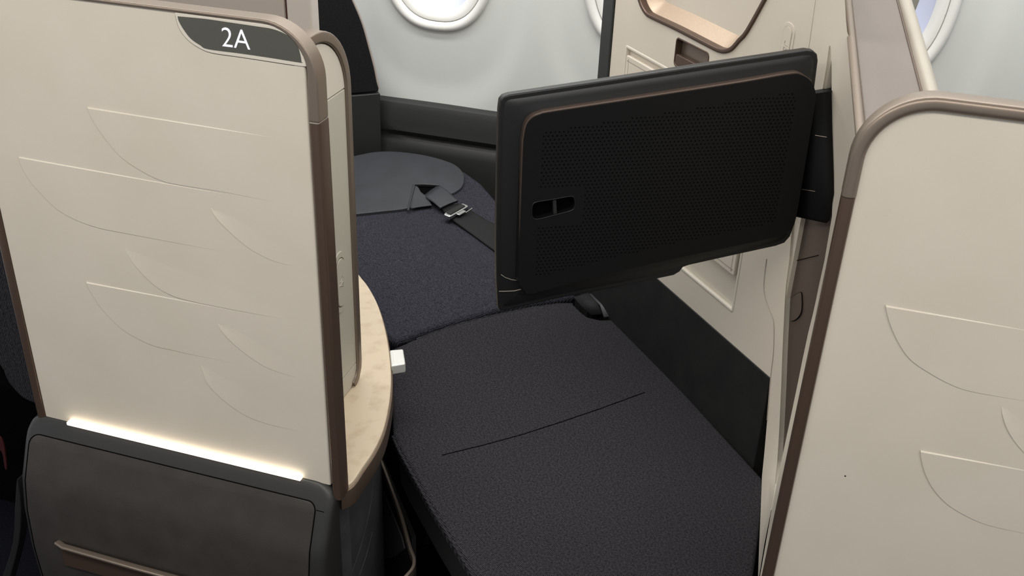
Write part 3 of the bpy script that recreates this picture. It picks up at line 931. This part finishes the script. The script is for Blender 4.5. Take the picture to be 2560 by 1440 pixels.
# dark edge at the window side
prism('dark_edge', [PF.w(a_far + 0.001, 0.36, 0.004), PF.w(a_far + 0.058, 0.36, -0.004), PF.w(a_far + 0.06, 0.36, -0.20), PF.w(a_far + 0.001, 0.36, -0.20)], (0, 0, 1.05), M['shell_black'], mc, bevel=0.004)
# black kick panel down to the bed
plate('kick_panel', PF, [(a_near, 0.0), (a_far, 0.0), (a_far, z_bot), (a_near, z_bot)], 0.0015, -0.02, M['kick'], mc, bevel=0.002)

# ------------------------------------------------------------------ divider between this suite and the next one
dv = thing('suite_divider', (0.06, 0.3, 0.0), 'beige divider behind the right partition with taupe top ledge and leaf-shaped brown recess', 'divider')


def onPF(px, py, k=0.0):
    return PF.hit(px, py, k)


def onY(px, py, y):
    r = ray(px, py)
    return CAM + r * ((y - CAM.y) / r.y)


def onZ(px, py, z):
    r = ray(px, py)
    return CAM + r * ((z - CAM.z) / r.z)


# ledge plane rises gently towards the window
PLg = Plane((0.06, 0.08, 1.195), (1, 0, 0), (0, 1, 0.07))
lg = {k: PLg.hit(*p) for k, p in dict(nl=(2137, 345), fl=(2108, 0), fr=(2248, 0), nr=(2312, 240)).items()}
ld = (lg['fl'] - lg['nl']).normalized()
rd = (lg['fr'] - lg['nr']).normalized()
nl = lg['nl'] - ld * 0.01
nr = lg['nr'] - rd * 0.02
fl = lg['nl'] + ld * ((1.44 - lg['nl'].y) / ld.y)
fr = lg['nr'] + rd * ((1.44 - lg['nr'].y) / rd.y)
nr = Vector((nr.x, max(nr.y, 0.035), nr.z))
lx = Vector((0.005, 0, 0))
led_ = prism('ledge', [nl + lx, nr, fr, fl + lx], (0, 0, -0.009), M['ledge'], dv, bevel=0.0015)
tube('ledge_rim', [nl + Vector((0.007, -0.004, 0.001)), lg['nl'] + Vector((0.0062, 0, 0.0015)), fl + Vector((0.0062, 0, 0.0015))], 0.0058, M['bronze'], led_, seg=14, nrm=PLg.n, flat=0.8)
tube('ledge_rim', [nl + Vector((0.014, -0.004, 0.0005)), lg['nl'] + Vector((0.0128, 0, 0.0)), fl + Vector((0.0128, 0, 0.0))], 0.0015, M['bronze_dark'], led_, seg=8, nrm=PLg.n)
tube('outer_rail', [nr + Vector((0.008, 0.0, -0.001)), fr + Vector((0.008, 0, -0.001))], 0.0105, M['champagne'], led_, seg=14, nrm=PLg.n)
tube('rail_joint', [nr + Vector((-0.003, 0.0, 0.0005)), fr + Vector((-0.003, 0, 0.0005))], 0.0016, M['bronze_dark'], led_, seg=8, nrm=PLg.n)
prism('divider_core', [(0.085, 0.035, 0.0), (0.125, 0.035, 0.0), (0.125, 1.40, 0.0), (0.085, 1.40, 0.0)], (0, 0, 1.16), M['beige'], dv)

# side wall of the divider: a surface between cabinet corner, recess lips and ledge / partition edge
# rows: (left edge), (recess front lip), (recess back lip), (right edge); y is the real depth of each point
side = [
    # pyL          lip            back           right
    (((2046, -60), 'F'), ((2062, -60), 'F'), ((2080, -60), 'F'), ((2107, -60), 'F')),
    (((2046, 0), 'F'), ((2064, 0), 'F'), ((2084, 0), 'F'), ((2112, 0), 'F')),
    (((2036, 50), 'F'), ((2066, 50), 'F'), ((2086, 50), 'F'), ((2115, 50), 'F')),
    (((2030, 80), 'F'), ((2070, 80), 'F'), ((2083, 80), 'F'), ((2118, 80), 'F')),
    (((2024, 110), 'F'), ((2074.5, 114), 'F'), ((2075.5, 114), 'F'), ((2128, 110), 'F')),
    (((2018, 160), 'F'), ((2068, 165), 'F'), ((2079, 165), 'F'), ((2132, 160), 'F')),
    (((2008, 230), 'F'), ((2057, 230), 'F'), ((2079, 230), 'F'), ((2138, 230), 'F')),
    (((1990, 340), 'F'), ((2033, 340), 'F'), ((2081, 340), 'F'), ((2145, 340), 'F')),
    (((1962, 450), 'F'), ((2006, 450), 'F'), ((2083, 450), 'F'), ((2135, 450), 'F')),
    (((1932, 540), 'F'), ((1983, 540), 'F'), ((2080, 540), 'F'), ((2115, 540), 'F')),
    (((1917, 647), 'F'), ((1975, 650), 'F'), ((2061, 652), 'F'), ((2092, 650), 'F')),
    (((1910, 710), 'F'), ((1967, 710), 'F'), ((2047, 715), 'F'), ((2078, 712), 'F')),
    (((1914, 745), 'F'), ((1964, 750), 'F'), ((2040, 750), 'F'), ((2070, 750), 'F')),
    (((1927, 780), 'F'), ((1962, 790), 'F'), ((2031, 790), 'F'), ((2060, 790), 'F')),
    (((1935, 808), 'F'), ((1960, 830), 'F'), ((2021, 830), 'F'), ((2050, 830), 'F')),
    (((1934, 880), 'F'), ((1957, 900), 'F'), ((2006, 900), 'F'), ((2034, 900), 'F')),
    (((1927, 942), 'F'), ((1955, 960), 'F'), ((1994, 960), 'F'), ((2022, 960), .36)),
    (((1918, 1050), .42), ((1950, 1070), .40), ((1971, 1070), .38), ((1998, 1070), .30)),
    (((1911, 1130), .41), ((1945, 1150), .38), ((1954, 1150), .35), ((1980, 1150), .22)),
    (((1905, 1190), .404), ((1939, 1210), .34), ((1942, 1210), .30), ((1966, 1210), .14)),
    (((1902, 1270), 'Z'), ((1928, 1275), .20), ((1929, 1275), .19), ((1950, 1275), .06)),
    (((1898, 1360), 'Z'), ((1911, 1360), .09), ((1914, 1360), .08), ((1930, 1360), .035)),
    (((1895, 1440), 'Z'), ((1898, 1440), .05), ((1900, 1440), .04), ((1912, 1440), .028)),
    (((1891, 1500), 'Z'), ((1892, 1500), .045), ((1893, 1500), .035), ((1900, 1500), .028)),
]


def sp(q):
    (px, py), d = q
    if d == 'F':
        return onPF(px, py, 0.0012)
    if d == 'L':
        return PLg.hit(px, py)
    if d == 'Z':
        return onZ(px, py, ZB)
    return onY(px, py, d)


grid = [[sp(c) for c in row] for row in side]
loft('corner_fairing', [[r[0], r[0].lerp(r[1], 0.5), r[1]] for r in grid], M['beige'], dv, sharp=60)
loft('side_wall', [[r[2], r[3]] for r in grid], M['beige'], dv, sharp=60)
loft('recess_back', [[r[1] - PF.n * 0.010 - PF.u * -0.001, r[1].lerp(r[2], 0.5) - PF.n * 0.010, r[2] - PF.n * 0.010 + PF.u * -0.012] for r in grid[4:21]], M['brown'], dv, sharp=60)
loft('recess_lip', [[r[1] + Vector((-0.001, -0.002, 0)), r[1] + Vector((0.0015, 0.003, 0)), r[1] - PF.n * 0.010 - PF.u * -0.001] for r in grid[4:21]], M['beige_gloss'], dv, sharp=60)
tube('fairing_joint', smooth([tuple(r[0] + PF.n * 0.0006) for r in grid[10:18]], 4), 0.0006, M['taupe'], dv, seg=6)
loft('top_fill', [[r[1], r[2]] for r in grid[:5]], M['beige'], dv, sharp=60)
# release button in the recess, and the joint above it
PRb = Plane(grid[11][1].lerp(grid[11][2], 0.5) - PF.n * 0.009, PF.u)
rb = smooth([PRb.ab(*p) for p in ((1978, 760), (1981, 746), (1990, 737), (2002, 731), (2005, 735), (2006, 755), (2005, 776), (2000, 789), (1990, 799), (1980, 802), (1977, 797), (1977, 780))], 3, closed=True)
plate('release_button', PRb, rb, 0.002, -0.004, M['brown'], dv, bevel=0.001)
sweep('button_gap', [PRb.w(a, b, 0.001) for a, b in rb], rprof(-0.0008, 0.0008, -0.001, 0.0003, 0.0003, 1), PRb.n, M['hole'], dv, closed=True)
tube('recess_joint', [PRb.hit(1970, 657), PRb.hit(2046, 638)], 0.0006, M['hole'], dv, seg=6)

# ------------------------------------------------------------------ the monitor
mo = thing('monitor', (-0.2, 0.3, 0.8), 'large black monitor swung out on its arm, seen from the perforated back', 'monitor')
A29 = R_(29)
PM = Plane((0, 0.4, 0), (math.cos(A29), math.sin(A29), 0))
mp = lambda px, py, k=0.0: PM.ab(px, py, k)
fr_px = [(1247, 275), (1250, 252), (1258, 242), (1272, 237), (1500, 203), (1800, 157), (2018, 125), (2034, 127), (2044, 136), (2046, 152), (2036, 230), (2015, 380), (1995, 520), (1984, 570), (1976, 592), (1962, 608), (1940, 616), (1830, 640), (1722, 664), (1708, 669), (1700, 680), (1685, 689), (1560, 715), (1400, 746), (1262, 778), (1250, 778), (1245, 768), (1241, 700), (1240, 600), (1243, 420)]
fr_ab = [mp(*p) for p in fr_px]
plate('front_frame', PM, fr_ab, 0.0, -0.014, M['black_shiny'], mo, bevel=0.0028, seg=3, angle=50)
fr_in = inset(fr_ab, 0.010)
ho_px = [(1308, 372), (1311, 340), (1317, 314), (1331, 296), (1352, 287), (1384, 280), (1600, 247), (1850, 208), (1972, 187), (2004, 188), (2028, 204), (2040, 236), (2036, 270), (2010, 430), (1990, 545), (1978, 572), (1955, 588), (1900, 602), (1700, 644), (1500, 690), (1335, 733), (1312, 728), (1298, 708), (1296, 680), (1302, 520)]
KH = 0.018
ho_ab = smooth([mp(*p, KH) for p in ho_px], 3, closed=True)
slot_ab = smooth([mp(*p, KH) for p in ((1330, 520), (1334, 509), (1346, 504), (1385, 498), (1424, 491), (1434, 493), (1437, 503), (1437, 515), (1429, 526), (1385, 538), (1350, 547), (1335, 547), (1330, 538))], 3, closed=True)
# sloping cove from frame to housing
n_ = len(ho_ab)


def match(ab, ref):
    """points of outline ab nearest (by direction from the centre) to each point of ref"""
    cx = sum(p[0] for p in ref) / len(ref); cy = sum(p[1] for p in ref) / len(ref)
    out = []
    for (x, y) in ref:
        d = Vector((x - cx, y - cy)); best = None
        for i in range(len(ab)):
            p, q = Vector(ab[i]), Vector(ab[(i + 1) % len(ab)])
            e = q - p
            den = d.x * e.y - d.y * e.x
            if abs(den) < 1e-12:
                continue
            w = p - Vector((cx, cy))
            t = (w.x * e.y - w.y * e.x) / den
            s = (w.x * d.y - w.y * d.x) / den
            if t > 0 and -1e-6 <= s <= 1 + 1e-6 and (best is None or t > best):
                best = t
        out.append((cx + d.x * best, cy + d.y * best) if best else (x, y))
    return out


base_ab = match(inset(fr_ab, 0.006), ho_ab)
rows = []
for f, k in ((0.0, -0.001), (0.08, 0.0008), (0.5, 0.0018), (0.93, 0.004), (0.97, 0.010), (0.99, KH - 0.001)):
    rows.append([PM.w(p[0] + (q[0] - p[0]) * f, p[1] + (q[1] - p[1]) * f, k) for p, q in zip(base_ab + base_ab[:1], ho_ab + ho_ab[:1])])
loft('rear_cove', rows, M['black_shiny'], mo, sharp=50)
hs = plate('rear_housing', PM, ho_ab, KH, 0.004, M['black_deep'], mo, holes=[slot_ab], bevel=0.0025, seg=3, angle=50)
i0 = 0
trimpts = [PM.w(*mp(*p, KH), KH - 0.003) for p in smooth([(1297, 690), (1302, 520), (1306, 372), (1309, 340), (1315, 312), (1330, 294), (1351, 285), (1384, 278), (1600, 245), (1850, 206), (1972, 185), (2004, 186), (2029, 203)], 4)]
sweep('bronze_trim', trimpts, rprof(-0.0008, 0.0016, -0.0105, 0.0022, 0.0007, 2), PM.n, M['bronze_trim'], hs)
plate('slot_floor', PM, inset(slot_ab, -0.004), 0.006, 0.003, M['hole'], hs)
plate('slot_bar', PM, [mp(*p, 0.014) for p in ((1382, 500), (1390, 499), (1392, 536), (1384, 538))], 0.015, 0.006, M['black'], hs)
sweep('slot_rim', [PM.w(a, b, KH) for a, b in slot_ab], rprof(-0.0006, 0.0006, -0.0005, 0.0006, 0.0004, 1), PM.n, M['black_shiny'], hs, closed=True)
# perforations: small dimples over most of the housing, too many to be single parts
bm = bmesh.new()
hxa = [p[0] for p in ho_ab]; hxb = [p[1] for p in ho_ab]
sx0, sx1 = min(hxa) + 0.028, max(hxa) - 0.035
slo = inset(slot_ab, -0.012)
s_lo = (min(p[0] for p in slo), max(p[0] for p in slo), min(p[1] for p in slo), max(p[1] for p in slo))
pit = 0.0062


def inpoly(x, y, ab):
    c = False
    for i in range(len(ab)):
        (x0, y0), (x1, y1) = ab[i - 1], ab[i]
        if (y0 > y) != (y1 > y) and x < (x1 - x0) * (y - y0) / (y1 - y0) + x0:
            c = not c
    return c


lim = inset(ho_ab, 0.026)
j = 0
y = min(hxb)
while y < max(hxb):
    x = sx0 + (pit / 2 if j % 2 else 0)
    while x < sx1:
        if inpoly(x, y, lim) and not (s_lo[0] - 0.03 < x < s_lo[1] and s_lo[2] < y < s_lo[3]):
            vs = [bm.verts.new(PM.w(x + 0.0012 * math.cos(t * math.pi / 3), y + 0.0012 * math.sin(t * math.pi / 3), KH + 0.00015)) for t in range(6)]
            bm.faces.new(vs)
        x += pit
    y += pit * 0.86
    j += 1
pf = finish('perforation', bm, M['hole'], hs, kind='stuff', weld=False)
# corner chin piece and joint lines
tube('chin_joint', [PM.w(*mp(*p, 0.002), 0.0035) for p in ((1247, 727), (1260, 727), (1285, 726), (1302, 722))], 0.0007, M['champagne'], mo, seg=6, nrm=PM.n)
tube('chin_joint', [PM.w(*mp(*p, 0.002), 0.0035) for p in ((1252, 685), (1262, 692), (1278, 698), (1294, 700))], 0.0006, M['champagne'], mo, seg=6, nrm=PM.n)
# arm: reaches from the back of the monitor into the recess of the divider
ar = []
for (l, r) in (((2012, 238), (2079, 228)), ((2012, 252), (2079, 242)), ((2003, 332), (2081, 345)), ((1990, 400), (2083, 440)), ((1985, 470), (2083, 485)), ((1985, 536), (2071, 553)), ((1985, 541), (2066, 558))):
    a_, b_ = PM.hit(*l, -0.006), PF.hit(*r, 0.004)
    ar.append([a_, a_.lerp(b_, 0.5), a_.lerp(b_, 0.72), b_])
ar.insert(0, [p + Vector((0.004, 0.022, 0.0)) for p in ar[0]])
arm = loft('swing_arm', ar, M['black_deep'], mo, thick=0.003, sharp=30)
for (p, q, r) in ((2, 0.45, 0.82), (4, 0.20, 0.55)):
    a_, b_ = ar[p + 1][0] + Vector((0, -0.0006, 0)), ar[p + 1][3] + Vector((0, -0.0006, 0))
    tube('arm_highlight', [a_.lerp(b_, q), a_.lerp(b_, r)], 0.0006, M['bronze'], arm, seg=6)  # thin bronze lines standing for the highlights on the arm

# ------------------------------------------------------------------ seat shell behind the head of the bed
sh = thing('seat_shell', (-1.25, 1.35, 0.0), 'black cloth-covered seat shell with curved edge beside the window', 'seat shell')
PS = Plane((-1.135, 1.45, 0.0), (math.cos(R_(38)), math.sin(R_(38)), 0))
cur = [PS.ab(*p) for p in ((947, 222), (942, 205), (935, 170), (922, 120), (905, 60), (880, 0), (850, -60))]
cur = smooth(cur, 4)
zlow = (PS.ab(870, 241)[1] + PS.ab(945, 224)[1]) / 2
upo = [(-0.35, zlow), (cur[0][0], zlow)] + cur[1:] + [(-0.35, cur[-1][1])]
plate('cloth_panel', PS, upo, 0.0, -0.04, M['shell_fabric'], sh, bevel=0.004)
tube('edge_trim', [PS.w(a + 0.002, b, -0.003) for a, b in cur], 0.003, M['taupe'], sh, seg=8, nrm=PS.n)
plate('lower_panel', PS, [(-0.35, 0.0), (cur[0][0] + 0.003, 0.0), (cur[0][0] + 0.003, zlow - 0.004), (-0.35, zlow - 0.004)], 0.003, -0.04, M['shell_black'], sh, bevel=0.003)
q0, q1 = PS.ab(903, 262, 0.003), PS.ab(906, 390, 0.003)
tube('panel_joint', [PS.w(q0[0], q0[1], 0.003), PS.w(q0[0], q1[1], 0.003)], 0.0007, M['hole'], sh, seg=6)

# taupe seat-back walls beyond the left partition
ts = thing('privacy_shell', (-1.2, 0.62, 0.0), 'two-tone taupe privacy shell with thin red seam behind the 2A partition', 'shell')
PT = Plane((0, 0.60, 0), (1, 0, 0))
x_r = PT.ab(780, 50)[0]
x_s = PT.ab(713, 20)[0]
plate('outer_panel', PT, [(-1.7, 0.5605), (x_s - 0.002, 0.5605), (x_s - 0.002, 1.5), (-1.7, 1.5)], 0.0, -0.03, M['taupe'], ts, bevel=0.003)
plate('end_panel', PT, [(x_s + 0.002, 0.5605), (x_r, 0.5605), (x_r, 1.5), (x_s + 0.002, 1.5)], 0.0, -0.03, M['taupe_light'], ts, bevel=0.004)
plate('red_seam', PT, [(x_s - 0.003, 0.5605), (x_s + 0.003, 0.5605), (x_s + 0.003, 1.5), (x_s - 0.003, 1.5)], -0.006, -0.02, M['red'], ts)

# ------------------------------------------------------------------ neighbouring seat at the far left
ns = thing('neighbour_seat', (-1.5, 0.3, 0.0), 'dark navy cloth seat of the next suite at the left edge', 'seat')
PN = Plane((0, 0.30, 0), (1, 0, 0))
so = smooth([PN.ab(*p) for p in ((-150, 500), (20, 480), (90, 560), (110, 800), (118, 960), (105, 1010), (60, 1000), (20, 960), (-20, 900), (-150, 880))], 4, closed=True)
plate('seat_back', PN, so, 0.0, -0.12, M['fabric'], ns, bevel=0.02, seg=4)
PN2 = Plane((0, 0.03, 0), (1, 0, 0))
sl = smooth([PN2.ab(*p) for p in ((62, 1180), (72, 1250), (66, 1340), (40, 1440), (25, 1500), (-10, 1500), (22, 1430), (50, 1340), (56, 1250))], 3, closed=True)
plate('sheen_panel', PN2, sl, 0.02, 0.0, M['black'], ns, bevel=0.006)  # seat side panel cut to the shape of its faint grey sheen
box('seat_base', (-1.62, 0.32, 0.0), (-1.36, 0.58, 0.33), M['hole'], ns)
rt = thing('red_strap', PN.hit(5, 1120, 0.02), 'small red strap hanging at the far left edge', 'strap')
plate('strap_cloth', PN, smooth([PN.ab(*p, 0.02) for p in ((-20, 1080), (3, 1090), (12, 1108), (16, 1130), (20, 1170), (14, 1165), (6, 1125), (-20, 1120))], 3, closed=True), 0.024, 0.02, M['red'], rt, bevel=0.001)
